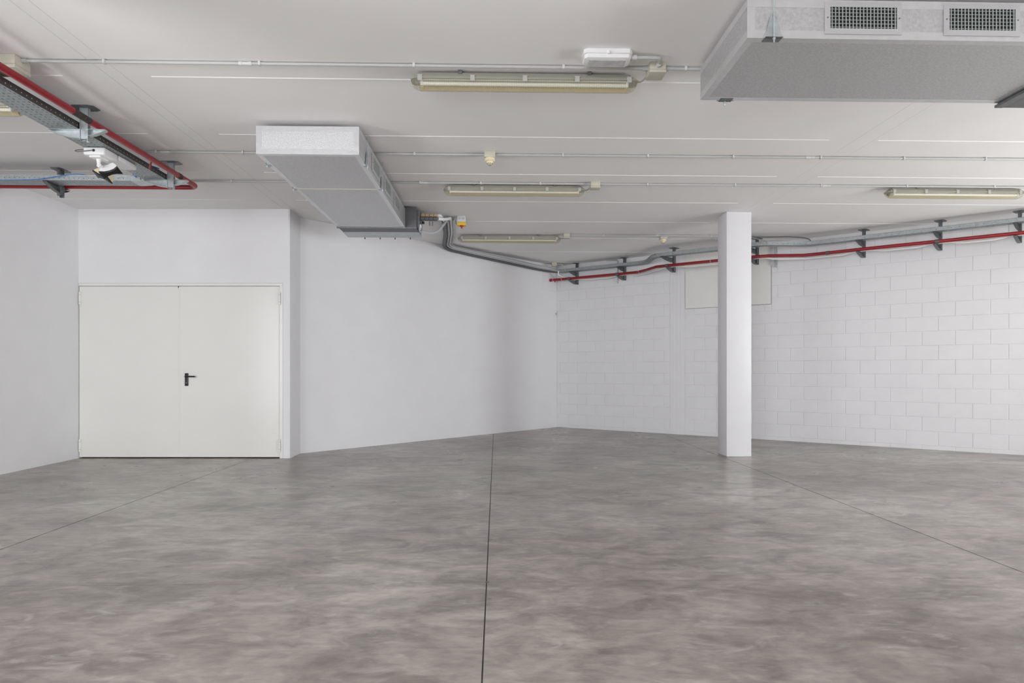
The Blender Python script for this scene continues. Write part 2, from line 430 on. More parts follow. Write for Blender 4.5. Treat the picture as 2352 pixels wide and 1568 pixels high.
def hinge(par, x, z):
    h = MB(DM); h.tube([DM.inverted() @ (DM @ Vector((x, -0.010, z-0.085))), (x, -0.010, z+0.085)], 0.0115, 12)
    h.box((x-0.022, -0.006, z-0.08), (x+0.022, 0.004, z+0.08), 0.001)
    o = h.build('hinge', 'door', par)
    for dz in (-0.052, 0.045): MB(DM).tube([(x, -0.010, z+dz), (x, -0.010, z+dz+0.006)], 0.0128, 12).build('hinge_ring', 'alu', o)
for par, x in ((l1, 0.024), (l2, 2.724)):
    for z in (2.161, 0.172): hinge(par, x, z)
pt = MB(DM).box((1.440, -0.008, 0.978), (1.488, 0.004, 1.150), 0.006, 2).build('handle_plate', 'black', l2)
hp = smooth_path([(1.464, -0.005, 1.106), (1.464, -0.040, 1.106), (1.480, -0.052, 1.106), (1.52, -0.054, 1.106), (1.600, -0.052, 1.105)], 5)
MB(DM).tube(hp, 0.0105, 12).build('lever', 'black', pt)
MB(DM).tube([(1.464, -0.012, 1.02), (1.464, 0.0, 1.02)], 0.009, 12).build('key_cylinder', 'dgalv', pt)

# ------------------------------------------------------------------ column
col = MB().box((3.162, 8.474, 0.0), (3.509, 8.822, H), 0.012, 2).build('column', 'column', origin=(3.335, 8.648, 0))
tag(col, 'square white column standing in front of the block wall', 'column')

col2 = MB().box((-3.07, 2.985, 0.0), (-2.725, 3.33, H), 0.012, 2).build('column', 'column', origin=(-2.9, 3.16, 0))
tag(col2, 'square white column just outside the left edge of the picture, near the camera', 'column')

# ------------------------------------------------------------------ ceiling lamps
def ring(x0, x1, y0, y1, ch, z):
    return [(x0+ch, y0, z), (x1-ch, y0, z), (x1, y0+ch, z), (x1, y1-ch, z), (x1-ch, y1, z), (x0+ch, y1, z), (x0, y1-ch, z), (x0, y0+ch, z)]
def make_lamp(loc, label):
    t = thing('ceiling_lamp', label, 'lamp', loc, 'tube lamps on the ceiling')
    X, Y, Z = loc                                      # left end, near edge, ceiling height
    Ln, D = 1.655, 0.118
    zt, zm, zb = Z-0.016, Z-0.062, Z-0.128
    hs = MB().loft([ring(X+0.05, X+Ln-0.05, Y+0.022, Y+D-0.022, 0.012, zt), ring(X+0.02, X+Ln-0.02, Y+0.006, Y+D-0.006, 0.016, zt-0.028),
                    ring(X, X+Ln, Y, Y+D, 0.022, zm+0.006), ring(X, X+Ln, Y, Y+D, 0.022, zm)]).build('housing', 'lamp', t)
    MB().loft([ring(X-0.003, X+Ln+0.003, Y-0.003, Y+D+0.003, 0.022, zm), ring(X-0.003, X+Ln+0.003, Y-0.003, Y+D+0.003, 0.022, zm-0.007)]).build('gasket_rim', 'lamp', hs)
    df = MB().loft([ring(X+0.003, X+Ln-0.003, Y+0.003, Y+D-0.003, 0.022, zm-0.007), ring(X+0.008, X+Ln-0.008, Y+0.006, Y+D-0.006, 0.022, zm-0.035),
                    ring(X+0.025, X+Ln-0.025, Y+0.016, Y+D-0.016, 0.022, zb+0.012), ring(X+0.05, X+Ln-0.05, Y+0.032, Y+D-0.032, 0.014, zb)], cap=False)
    df._f([v for v in list(df.bm.verts)[-8:]])
    df.build('diffuser', 'acr', t)
    MB().box((X+0.06, Y+0.014, zm-0.012), (X+Ln-0.06, Y+0.06, zm-0.006)).build('gear_tray', 'gear', t)
    MB().prism([(X+0.06, Y+0.06, zm-0.012), (X+0.06, Y+D-0.015, zm-0.050), (X+0.06, Y+D-0.012, zm-0.050), (X+0.06, Y+D-0.012, zm-0.006), (X+0.06, Y+0.06, zm-0.006)], (Ln-0.12, 0, 0)).build('reflector', 'refl', t)
    tb = MB().tube([(X+0.085, Y+0.036, zm-0.030), (X+Ln-0.085, Y+0.036, zm-0.030)], 0.014, 14).build('fluorescent_tube', 'tube', t)
    for xx in (X+0.068, X+Ln-0.085): MB().box((xx, Y+0.020, zm-0.047), (xx+0.017, Y+0.052, zm-0.008), 0.003).build('lamp_holder', 'white', t)
    for fx in (0.040, 0.270, 0.5, 0.730, 0.960):
        for sd in (0, 1):
            x = X+Ln*fx; yy = Y-0.008 if sd == 0 else Y+D-0.002
            MB().box((x-0.017, yy, zm-0.024), (x+0.017, yy+0.010, zm+0.016), 0.003).box((x-0.021, yy+0.001, zm+0.014), (x+0.021, yy+0.011, zm+0.020), 0.001).build('clip', 'clip', t)
    for fx in (0.215, 0.785):
        x = X+Ln*fx
        MB().box((x-0.015, Y+0.008, zt-0.012), (x+0.015, Y+D-0.008, Z-0.001), 0.002).build('mounting_bracket', 'dgalv', t)
    return t
lamp0 = make_lamp((-0.619, 4.515, H), 'long tube lamp nearest the camera, left of the big foil duct')
copy_thing(lamp0, (-0.615, 7.265, H), 'tube lamp in the middle of the ceiling, second of the row')
copy_thing(lamp0, (-0.617, 9.970, H), 'tube lamp farthest back, above the grey pipes by the angled wall')
copy_thing(lamp0, (4.640, 7.245, H), 'tube lamp cut by the right edge of the picture')
copy_thing(lamp0, (-5.47, 5.06, H), 'tube lamp half hidden behind the cable tray at the left edge')

# ------------------------------------------------------------------ ceiling conduits with clips
def conduit(label, x0, x1, Y, clips, couplings=(), r=0.0115, z=None):
    z = z or H-0.0165
    t = thing('conduit', label, 'conduit', (x0, Y, z), 'plastic conduits under the ceiling')
    MB().tube([(x0, Y, z), (x1, Y, z)], r, 12).build('pipe', 'pvc', t)
    for x in clips:
        MB().box((x-0.009, Y-r-0.005, z-r-0.003), (x+0.009, Y+r+0.005, H-0.0005), 0.003).build('clip', 'lpvc', t)
    for x in couplings:
        MB().tube([(x-0.045, Y, z), (x-0.022, Y, z), (x-0.021, Y, z), (x+0.021, Y, z), (x+0.022, Y, z), (x+0.045, Y, z)], r, 12, [1.3, 1.3, 1.12, 1.12, 1.3, 1.3]).build('coupling', 'lpvc', t)
    return t
conduit('grey conduit running past the nearest tube lamp to a beige box', -3.28, 1.085, 4.44, (-2.75, -1.67, -0.585, 0.48), (-1.77,))
conduit('short grey conduit from the beige box into the big foil duct', 1.20, 1.60, 4.44, (1.36,))
conduit('grey conduit running under the left tray to the near smoke detector', -3.46, -0.122, 6.258, (-3.37, -2.52, -0.82), (-3.28,))
conduit('grey conduit running from the near smoke detector to the right edge', -0.008, 5.9, 6.258, (0.67, 1.53, 2.40, 3.30, 4.16, 5.01), (3.19,))
conduit('grey conduit beside the middle tube lamp', -3.50, 1.09, 7.212, (-3.03, -0.88, -0.18, 0.51), (-0.835,))
conduit('grey conduit running from the middle lamp box to the right', 1.20, 6.9, 7.212, (1.76, 2.79, 3.81, 4.83, 5.88), (3.87,))
conduit('thin grey conduit from the farthest lamp towards the column', 1.17, 3.9, 9.95, (1.72, 2.58, 3.46))
conduit('short thin conduit from the far smoke detector to the column', 2.80, 3.9, 10.02, (3.10,), z=H-0.0165)

def jbox(label, x0, x1, y0, y1, dz, cat='box', hubs=()):
    t = thing('junction_box', label, cat, ((x0+x1)/2, (y0+y1)/2, H), 'beige junction boxes on the ceiling')
    b = MB().box((x0, y0, H-dz*0.72), (x1, y1, H-0.0005), 0.006, 2).build('body', 'beige', t)
    MB().box((x0-0.002, y0-0.002, H-dz), (x1+0.002, y1+0.002, H-dz*0.72), 0.005, 2).build('lid', 'beige', t)
    for hx, hy, d in hubs:
        MB().tube([(hx, hy, H-0.0165), (hx+d*0.035, hy, H-0.0165)], 0.0165, 12).build('cable_gland', 'pvc', t)
    return t
jbox('beige junction box right of the nearest tube lamp', 1.085, 1.20, 4.37, 4.50, 0.075, hubs=((1.085, 4.44, -1), (1.20, 4.44, 1)))
jbox('beige junction box at the end of the middle tube lamp', 1.09, 1.20, 7.15, 7.26, 0.075, hubs=((1.09, 7.212, -1), (1.20, 7.212, 1)))
jbox('beige junction box at the end of the farthest tube lamp', 1.07, 1.17, 9.87, 9.97, 0.075, hubs=((1.17, 9.95, 1),))
jbox('beige junction box behind the red pipe at the left edge', -3.56, -3.315, 4.37, 4.52, 0.095, hubs=((-3.315, 4.44, 1),))
jbox('small beige box in the far corner above the cable tray', 1.12, 1.22, 12.52, 12.60, 0.075)
def wire(name, label, pts, r, m, cat='cable', n=8, seg=6):
    return tag(MB().tube(smooth_path(pts, seg), r, n).build(name, m, origin=pts[0]), label, cat)
for (x, y, lb) in ((1.035, 4.52, 'nearest'), (1.040, 7.28, 'middle'), (1.038, 9.99, 'farthest')):
    yb = {4.52: 4.47, 7.28: 7.22, 9.99: 9.94}[y]
    wire('lamp_cable', 'short bent cable between the %s tube lamp and its beige box' % lb, [(x-0.015, y+0.05, H-0.05), (x+0.03, y+0.04, H-0.056), (x+0.065, yb+0.02, H-0.045), (x+0.10, yb, H-0.045)], 0.006, 'lamp')

# emergency light beside the nearest lamp
t = thing('emergency_light', 'white rectangular emergency light next to the nearest tube lamp', 'emergency light', (0.76, 4.27, H))
def rring(x0, x1, y0, y1, z, c): return ring(x0, x1, y0, y1, c, z)
MB().loft([rring(0.595, 0.925, 4.200, 4.345, H-0.0005, 0.02), rring(0.592, 0.928, 4.197, 4.348, H-0.03, 0.02), rring(0.600, 0.920, 4.203, 4.342, H-0.036, 0.02)]).build('base', 'white', t)
MB().loft([rring(0.598, 0.922, 4.201, 4.344, H-0.036, 0.02), rring(0.602, 0.918, 4.205, 4.340, H-0.058, 0.02), rring(0.615, 0.905, 4.215, 4.330, H-0.063, 0.015)]).build('cover', 'white', t)
MB().box((0.635, 4.232, H-0.0655), (0.885, 4.318, H-0.060), 0.004).build('lens', 'lens', t)
MB().lathe([(0.012, 0.012), (0.012, -0.004), (0.008, -0.007)], (0.762, 4.195, H-0.032), 14).build('knob', 'white', t)
t = thing('conduit', 'bent grey conduit from the emergency light to the beige box', 'conduit', (0.93, 4.26, H-0.02), 'plastic conduits under the ceiling')
MB().tube([(0.925, 4.262, H-0.03)] + smooth_path([(0.96, 4.262, H-0.03), (1.08, 4.262, H-0.03), (1.13, 4.275, H-0.03), (1.142, 4.32, H-0.03), (1.142, 4.375, H-0.03)], 5), 0.0125, 12).build('pipe', 'pvc', t)
MB().tube([(0.926, 4.262, H-0.03), (0.965, 4.262, H-0.03)], 0.018, 12).build('collar', 'lpvc', t)
MB().tube([(1.142, 4.335, H-0.03), (1.142, 4.372, H-0.03)], 0.018, 12).build('collar', 'lpvc', t)

def smoke(label, x, y):
    t = thing('smoke_detector', label, 'smoke detector', (x, y, H), 'smoke detectors on the ceiling')
    MB().box((x-0.055, y-0.05, H-0.062), (x+0.055, y+0.05, H-0.0005), 0.006, 2).build('base', 'beige', t)
    MB().lathe([(0.050, -0.062), (0.052, -0.085), (0.044, -0.093), (0.034, -0.095)], (x, y, H), 24).build('mount_ring', 'creamp', t)
    hd = MB().lathe([(0.036, -0.095), (0.034, -0.108), (0.022, -0.122), (0.017, -0.124)], (x, y, H), 24).build('sensor_head', 'creamp', t)
    for k in range(10):
        a = 2*PI*k/10; u = Vector((math.cos(a), math.sin(a), 0))
        MB().tube([Vector((x, y, H-0.112))+u*0.030, Vector((x, y, H-0.119))+u*0.0225], 0.0035, 6).build('vent', 'joint', hd)
    MB().lathe([(0.016, -0.122), (0.016, -0.130), (0.010, -0.132)], (x, y, H), 16).build('cap', 'lamp', hd)
smoke('cream smoke detector on the conduit right of the small duct', -0.065, 6.235)
smoke('cream smoke detector high up left of the white column', 2.700, 10.02)

# ------------------------------------------------------------------ foil air ducts
def foil_duct(name, label, x0, x1, y0, y1, z0, z1):
    t = thing(name, label, 'duct', ((x0+x1)/2, (y0+y1)/2, z1), 'foil covered air ducts')
    MB().box((x0, y0, z0), (x1, y1, z1), 0.004).build('duct_body', 'foil', t)
    e, w_ = 0.0016, 0.045
    def strip(a, b): MB().box(a, b, 0.0006).build('foil_tape', 'tape', t)
    for (ya, yb) in ((y0-e, y0+w_), (y1-w_, y1+e)): strip((x0-e, ya, z0-e), (x1+e, yb, z0+0.001))
    for (xa, xb) in ((x0-e, x0+w_), (x1-w_, x1+e)): strip((xa, y0+w_, z0-e), (xb, y1-w_, z0+0.001))
    for yf, yg in ((y0-e, y0+0.001), (y1-0.001, y1+e)):
        strip((x0-e, yf, z0), (x1+e, yg, z0+w_)); strip((x0-e, yf, z1-w_), (x1+e, yg, z1+e))
        strip((x0-e, yf, z0+w_), (x0+w_, yg, z1-w_)); strip((x1-w_, yf, z0+w_), (x1+e, yg, z1-w_))
    for xf, xg in ((x0-e, x0+0.001), (x1-0.001, x1+e)):
        strip((xf, y0, z0), (xg, y1, z0+w_)); strip((xf, y0, z1-w_), (xg, y1, z1))
    return t
def grille(t, o, u, nrm, Lg, Hg, nv, nh):
    """air grille: o lower corner, u along, nrm outwards"""
    mx = Matrix(((u[0], nrm[0], 0, o[0]), (u[1], nrm[1], 0, o[1]), (0, 0, 1, o[2]), (0, 0, 0, 1)))
    b = 0.030
    g = MB(mx)
    # mitred frame: four bevelled bars
    out = [(0, 0), (Lg, 0), (Lg, Hg), (0, Hg)]; inn = [(b, b), (Lg-b, b), (Lg-b, Hg-b), (b, Hg-b)]
    for k in range(4):
        a0, a1 = out[k], out[(k+1) % 4]; c0, c1 = inn[k], inn[(k+1) % 4]
        g.loft([[(a0[0], 0.0, a0[1]), (a1[0], 0.0, a1[1]), (c1[0], 0.0, c1[1]), (c0[0], 0.0, c0[1])],
                [(a0[0], 0.006, a0[1]), (a1[0], 0.006, a1[1]), (c1[0], 0.010, c1[1]), (c0[0], 0.010, c0[1])]])
    f = g.build('grille', 'alu', t, smooth=False)
    MB(mx).box((b-0.004, -0.0005, b-0.004), (Lg-b+0.004, 0.0018, Hg-b+0.004)).build('grille_back', 'void', f)
    for k in range(nh):
        z = b+(Hg-2*b)*(k+0.5)/nh
        MB(mx).box((b-0.002, 0.0018, z-0.0016), (Lg-b+0.002, 0.0045, z+0.0016)).build('cross_slat', 'slat', f)
    for k in range(nv):
        x = b+(Lg-2*b)*(k+0.5)/nv
        MB(mx).box((x-0.0022, 0.0045, b-0.002), (x+0.0022, 0.0095, Hg-b+0.002)).build('slat', 'slat', f)
    for x in (b*0.5, Lg-b*0.5): MB(mx).tube([(x, 0.005, Hg/2), (x, 0.0105, Hg/2)], 0.0045, 10).build('screw', 'dgalv', f)
def hanger(t, x, y, zb, nx, ny, foot=0.062, fm='dgalv', pm='galv'):
    """threaded rod with an angle foot under the duct edge; (nx,ny) points outwards"""
    rx, ry = x+nx*0.014, y+ny*0.014
    h = MB().tube([(rx, ry, zb-0.035), (rx, ry, H)], 0.0045, 8).build('hanger_rod', 'galv', t)
    tx, ty = -ny, nx
    def P(a, o, z): return (x+tx*a+nx*o, y+ty*a+ny*o, z)
    MB().prism([P(-0.062, 0.004, zb-0.004), P(0.062, 0.004, zb-0.004), P(0.040, 0.004, zb+0.035), P(0.020, 0.004, zb+0.115), P(0.008, 0.004, zb+0.132), P(-0.008, 0.004, zb+0.132), P(-0.020, 0.004, zb+0.115), P(-0.040, 0.004, zb+0.035)], (nx*0.003, ny*0.003, 0)).build('angle_plate', 'galv', h)
    MB().prism([P(-foot, 0.02, zb-0.004), P(foot, 0.02, zb-0.004), P(foot, -0.05*foot/0.062, zb-0.004), P(-foot, -0.05*foot/0.062, zb-0.004)], (0, 0, 0.002)).build('angle_foot', fm, h)
    MB().tube([(rx, ry, zb-0.016), (rx, ry, zb-0.006)], 0.009, 6).build('nut', 'galv', h)
# big duct at the upper right
x0, x1, y0, y1, z0, z1 = 1.452, 3.62, 3.565, 4.392, 3.112, 3.335
d1 = foil_duct('air_duct', 'big silver foil duct with two air grilles at the upper right', x0, x1, y0, y1, z0, z1)
grille(d1, (1.902, y0-0.002, 3.138), (1, 0), (0, -1), 0.452, 0.184, 19, 6)
grille(d1, (2.604, y0-0.002, 3.138), (1, 0), (0, -1), 0.452, 0.184, 19, 6)
hanger(d1, 1.600, y0-0.002, z0, 0, -1, 0.05); hanger(d1, 1.63, y1+0.002, z0, 0, 1, 0.045)
t = thing('fan_coil_unit', 'dark grey fan coil unit at the end of the big foil duct', 'fan coil unit', (4.1, 3.98, H-0.03))
MB().box((3.66, 3.50, 3.098), (4.45, 4.44, 3.345), 0.004).build('casing', 'casing', t)
MB().box((3.60, 3.50, 3.085), (3.66, 4.415, 3.105), 0.003).build('flange', 'dgalv', t)
MB().box((3.622, 3.50, 3.105), (3.66, 4.41, 3.345)).build('collar', 'dgalv', t)
for px in (3.72, 4.38): MB().tube([(px, 4.38, 3.34), (px, 4.38, H)], 0.005, 8).build('hanger_rod', 'galv', t)
# smaller duct left of the middle
x0, x1, y0, y1, z0, z1 = -2.100, -1.207, 5.500, 8.268, 3.082, 3.326
d2 = foil_duct('air_duct', 'silver foil duct left of the middle, its bright end facing the camera', x0, x1, y0, y1, z0, z1)
MB().box((x0-0.001, 6.545, z0-0.0022), (x1+0.001, 6.553, z0+0.001)).build('seam', 'creamp', d2)
for ya, yb in ((6.06, 6.44), (6.72, 7.10), (7.36, 7.74)):
    grille(d2, (x1+0.002, ya, 3.118), (0, 1), (1, 0), yb-ya, 0.175, 36, 6)
for yy in (5.80, 6.55): hanger(d2, x1+0.002, yy, z0, 1, 0, 0.03, 'casing2'); hanger(d2, x0-0.002, yy+0.0, z0, -1, 0, 0.03, 'casing2')
t = thing('fan_coil_unit', 'grey fan coil unit at the far end of the small foil duct', 'fan coil unit', (-1.6, 8.6, H-0.03))
ux0, ux1, uy0, uy1 = -2.108, -1.062, 8.270, 8.86
MB().box((ux0+0.012, uy0+0.02, 3.080), (ux1, uy0+0.30, 3.352), 0.003).build('casing', 'casing', t)
MB().box((ux0, uy0, 3.066), (ux1+0.006, uy0+0.022, 3.082), 0.002).build('flange', 'dgalv', t)
MB().prism([(ux0+0.012, uy0+0.30, 3.078), (ux0+0.012, uy1, 3.068), (ux0+0.012, uy1, 3.35), (ux0+0.012, uy0+0.30, 3.35)], (ux1-ux0-0.012, 0, 0)).build('zinc_section', 'casing2', t)
for k, xx in enumerate((-1.86, -1.645, -1.435, -1.22)):
    MB().box((xx-0.006, uy1+0.0, 3.045), (xx+0.006, uy1+0.012, 3.075)).build('peg', 'black', t)
MB().box((ux1-0.001, 8.36, 3.10), (ux1+0.035, 8.66, 3.33), 0.004).build('valve_box', 'dgalv', t)
MB().box((ux1+0.012, 8.42, 3.075), (ux1+0.045, 8.56, 3.12), 0.004).build('drain_pan', 'galv', t)
MB().box((ux1+0.02, 8.37, 3.098), (ux1+0.055, 8.43, 3.145), 0.004).build('terminal_cover', 'white', t)
# valve pipes of that unit
t = thing('valve_pipes', 'tan and grey insulated valve pipes at the side of the fan coil unit', 'pipes', (-1.02, 8.5, 3.25))
for k, (yy, zz, mm) in enumerate(((8.47, 3.285, 'tan'), (8.42, 3.232, 'dgrey'))):
    for j in range(4):
        xa = -1.024+j*0.058
        MB().tube([(xa, yy, zz), (xa+0.008, yy, zz), (xa+0.046, yy, zz), (xa+0.056, yy, zz)], 0.030, 14, [0.8, 1, 1, 0.8]).build('insulation_sleeve', mm, t)
for xx in (-0.90, -0.86): MB().tube([(xx, 8.42, 3.205), (xx, 8.42, 3.135)], 0.006, 8).build('valve_stem', 'dgalv', t)
MB().lathe([(0.018, -0.016), (0.018, 0.016)], (-0.985, 8.41, 3.175), 14).build('valve_knob', 'black', t)
wire('insulated_pipe', 'dark insulated pipe above the white hoses beside the fan coil unit', [(-1.022, 8.66, 3.325), (-0.95, 8.66, 3.326), (-0.87, 8.665, 3.328), (-0.81, 8.67, 3.328)], 0.022, 'dgrey', 'pipe', 12)
wire('water_hose', 'upper white hose from the valve pipes', [(-0.7900, 8.47, 3.285), (-0.765, 8.471, 3.285), (-0.752, 8.56, 3.288), (-0.755, 8.70, 3.31), (-0.755, 8.85, 3.33), (-0.755, 8.935, 3.331)], 0.021, 'white', 'hose', 12)
wire('water_hose', 'lower white hose from the valve pipes', [(-0.780, 8.42, 3.232), (-0.72, 8.46, 3.235), (-0.665, 8.62, 3.28), (-0.650, 8.80, 3.33), (-0.652, 8.932, 3.340)], 0.021, 'white', 'hose', 12)
P, R_ = ribbed(smooth_path([(-1.012, 8.50, 3.085), (-0.96, 8.50, 3.062), (-0.88, 8.52, 3.058), (-0.80, 8.57, 3.10), (-0.74, 8.64, 3.19), (-0.707, 8.74, 3.27), (-0.698, 8.85, 3.332), (-0.698, 8.932, 3.341)], 6), 0.008)
tag(MB().tube(P, 0.019, 10, R_).build('drain_hose', 'mgrey', origin=P[0]), 'grey corrugated drain hose looping under the valve pipes', 'hose')
# pipe bundle from the unit to the far corner, each pipe in a lane of its own beside the wall
def fillet(P, R):
    out = [Vector(P[0])]
    for a, b, c in zip(P, P[1:], P[2:]):
        a, b, c = Vector(a), Vector(b), Vector(c); u = (a-b).normalized(); v = (c-b).normalized()
        th = u.angle(v); T = R/math.tan(th/2)
        if th > 3.10 or T < 1e-3: out.append(b); continue
        T = min(T, 0.45*(a-b).length, 0.45*(c-b).length); p0, p1 = b+u*T, b+v*T
        for k in range(11):
            f = k/10; out.append((p0*(1-f)+b*f)*(1-f)+(b*(1-f)+p1*f)*f)
    out.append(Vector(P[-1])); return out
mw2 = lambda s_, o: MW(s_, o, 0).xy
base = [Vector((-0.755, 8.945)), Vector((-0.80, 9.80)), Vector((-0.90, 10.72)), mw2(3.30, 0.046), mw2(4.95, 0.052), mw2(5.30, 0.070), W(0.0507, 0.115, 0).xy, W(0.19, 0.115, 0).xy]
i0 = base[:]
# corner points: ceiling run meets the wall line, wall line meets the tray line
wl = mw2(2.0, 0.046); dn = Vector((dm.x, dm.y)); ru = (base[2]-base[1]).normalized()
den = ru.x*dn.y-ru.y*dn.x; tt = ((wl.x-base[1].x)*dn.y-(wl.y-base[1].y)*dn.x)/den
base[2] = base[1]+ru*tt
base[7] = W(0.40, 0.115, 0).xy
line = fillet(base, 0.34)
line = [p for p in line if not ((p-B).dot(wt) > 0.188 and (p-B).dot(wn) < 0.2)] + [W(0.188, 0.115, 0).xy]
cl = [0]
for p, q in zip(line, line[1:]): cl.append(cl[-1]+(q-p).length)
def bundle(name, label, lane, z, r, m, rib=False):
    key = [(0, H-r-0.008), (1.55, H-r-0.008), (2.25, z), (3.4, z-0.03), (cl[-1]-0.45, z-0.055), (cl[-1]-0.12, 3.232), (cl[-1], 3.226)]
    def zz(u):
        for (u0, a0), (u1, a1) in zip(key, key[1:]):
            if u <= u1: f = (u-u0)/(u1-u0); f = f*f*(3-2*f); return a0+(a1-a0)*f
        return key[-1][1]
    pts = []
    for k, p in enumerate(line):
        h = (line[min(k+1, len(line)-1)]-line[max(k-1, 0)]).normalized()
        q = p+Vector((h.y, -h.x))*lane; pts.append(Vector((q.x, q.y, zz(cl[k]))))
    fine_ = [pts[0]]
    for p, q in zip(pts, pts[1:]):
        n = max(1, int((q-p).length/0.12)); fine_ += [p.lerp(q, (k+1)/n) for k in range(n)]
    rb = None
    if rib: fine_, rb = ribbed(fine_, 0.012)
    return tag(MB().tube(fine_, r, 8, rb).build(name, m, origin=fine_[0]), label, 'pipe')
bundle('insulated_pipe', 'thick dark grey pipe along the top of the angled wall', 0.0, 3.272, 0.030, 'dgrey')
bundle('cable_conduit', 'grey corrugated hose just above the dark pipe on the angled wall', 0.058, 3.292, 0.018, 'mgrey', True)
bundle('cable_conduit', 'pale grey hose second above the dark pipe on the angled wall', 0.101, 3.306, 0.016, 'lpvc')
bundle('cable_conduit', 'thin grey cable highest in the bundle on the angled wall', 0.135, 3.320, 0.011, 'mgrey')
# isolator switch
t = thing('isolator_switch', 'yellow and grey isolator switch with a red knob by the pipes', 'switch', (-0.495, 8.83, H))
MB().box((-0.550, 8.775, 3.275), (-0.432, 8.885, H-0.0005), 0.006, 2).build('body', 'lpvc', t)
MB().box((-0.554, 8.770, 3.232), (-0.428, 8.890, 3.275), 0.008, 2).build('face_plate', 'yellow', t)
kb = MB().lathe([(0.026, 0.0), (0.026, -0.010), (0.018, -0.014)], (-0.491, 8.82, 3.232), 18).build('knob', 'redp', t)
MB().box((-0.501, 8.795, 3.196), (-0.481, 8.845, 3.219), 0.003).build('knob_grip', 'redp', kb)
for xx in (-0.516, -0.466): MB().tube([(xx, 8.774, 3.325), (xx, 8.772, 3.325)], 0.014, 14).build('knock_out', 'pvc', t)
wire('switch_cable', 'upper thin grey cable into the isolator switch', [(-0.610, 8.932, 3.352), (-0.602, 8.88, 3.348), (-0.585, 8.835, 3.335), (-0.5615, 8.825, 3.33)], 0.008, 'mgrey')
wire('switch_cable', 'lower thin grey cable into the isolator switch', [(-0.580, 8.97, 3.356), (-0.580, 8.92, 3.31), (-0.575, 8.88, 3.275), (-0.566, 8.86, 3.262)], 0.009, 'mgrey')

# ------------------------------------------------------------------ cable trays
def perforated(mb, F, L, wd, du=0.046, rows=6, hole=(0.024, 0.007), alt=True):
    """sheet in (u,v) with slots left open; F maps u,v to a point"""
    n = int(L/du); du = L/n; dv = wd/rows
    for i in range(n):
        for j in range(rows):
            hu, hv = (hole if (not alt or (j % 2 == 0)) else (hole[1]*0.9, min(hole[0], dv*0.62)))
            u0, u1, v0, v1 = i*du, (i+1)*du, j*dv, (j+1)*dv
            uc, vc = (u0+u1)/2, (v0+v1)/2
            o = [(u0, v0), (u1, v0), (u1, v1), (u0, v1)]
            h = [(uc-hu/2, vc-hv/2), (uc+hu/2, vc-hv/2), (uc+hu/2, vc+hv/2), (uc-hu/2, vc+hv/2)]
            ov = [mb._v(F(*q)) for q in o]; hv_ = [mb._v(F(*q)) for q in h]
            for k in range(4): mb._f([ov[k], ov[(k+1) % 4], hv_[(k+1) % 4], hv_[k]])
def sheet(o, th=0.0015):
    md = o.modifiers.new('thickness', 'SOLIDIFY'); md.thickness = th; md.offset = 0; return o
TZ = 3.190                                         # tray bottom height
def tray_straight(t, p, q, side, wd, hh=0.05, rail='galv'):
    """p->q runs along the camera-facing lower edge; side = unit vector across the bottom"""
    p, q, side = Vector(p), Vector(q), Vector(side); d = q-p; L = d.length; d.normalize(); up = Vector((0, 0, 1))
    b = MB(); perforated(b, lambda u, v: p+d*u+side*v, L, wd); bmesh.ops.remove_doubles(b.bm, verts=b.bm.verts, dist=1e-5); sheet(b.build('tray_bottom', 'tray', t, smooth=False))
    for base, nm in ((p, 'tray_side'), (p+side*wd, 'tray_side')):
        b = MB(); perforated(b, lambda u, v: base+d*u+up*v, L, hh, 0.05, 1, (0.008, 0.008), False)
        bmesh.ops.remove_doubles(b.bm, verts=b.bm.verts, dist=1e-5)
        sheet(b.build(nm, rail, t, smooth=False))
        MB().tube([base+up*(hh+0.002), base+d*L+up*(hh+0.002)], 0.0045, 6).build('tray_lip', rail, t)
tl = thing('cable_tray', 'perforated steel cable tray running towards the camera at the upper left', 'cable tray', (-3.58, 5.0, TZ))
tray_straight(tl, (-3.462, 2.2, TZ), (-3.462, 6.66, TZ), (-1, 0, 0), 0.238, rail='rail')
m = MB(); m.box((-3.70, YB+0.001, TZ), (-3.462, 2.2, TZ+0.0015)); m.box((-3.4635, YB+0.001, TZ), (-3.462, 2.2, TZ+0.05)); m.box((-3.70, YB+0.001, TZ), (-3.6985, 2.2, TZ+0.05))
m.build('tray_run', 'tray', tl)
tx = thing('cable_tray', 'perforated steel cable tray running across to the left wall', 'cable tray', (-4.8, 6.77, TZ))
tray_straight(tx, (-5.65, 6.672, TZ), (-3.86, 6.672, TZ), (0, 1, 0), 0.19)
# bend plate between the two trays
m = MB(); cx, cy = -3.86, 6.50
arc = [(cx+0.40*math.sin(a), 6.862-0.40*(1-math.cos(a))*1.0, TZ-0.002) for a in [k*PI/2/10 for k in range(11)]]
arc = [(-3.86, 6.672, TZ-0.002), (-3.86, 6.862, TZ-0.002)] + [(-3.86+0.398*math.sin(k*PI/20), 6.462+0.40*math.cos(k*PI/20), TZ-0.002) for k in range(1, 7)] + [(-3.462, 6.668, TZ-0.002), (-3.70, 6.668, TZ-0.002)]
m.prism(arc, (0, 0, 0.0015)).build('bend_plate', 'galv', tx)
MB().box((-3.90, 6.668, TZ-0.001), (-3.76, 6.6705, TZ+0.05)).build('splice_plate', 'galv', tx)

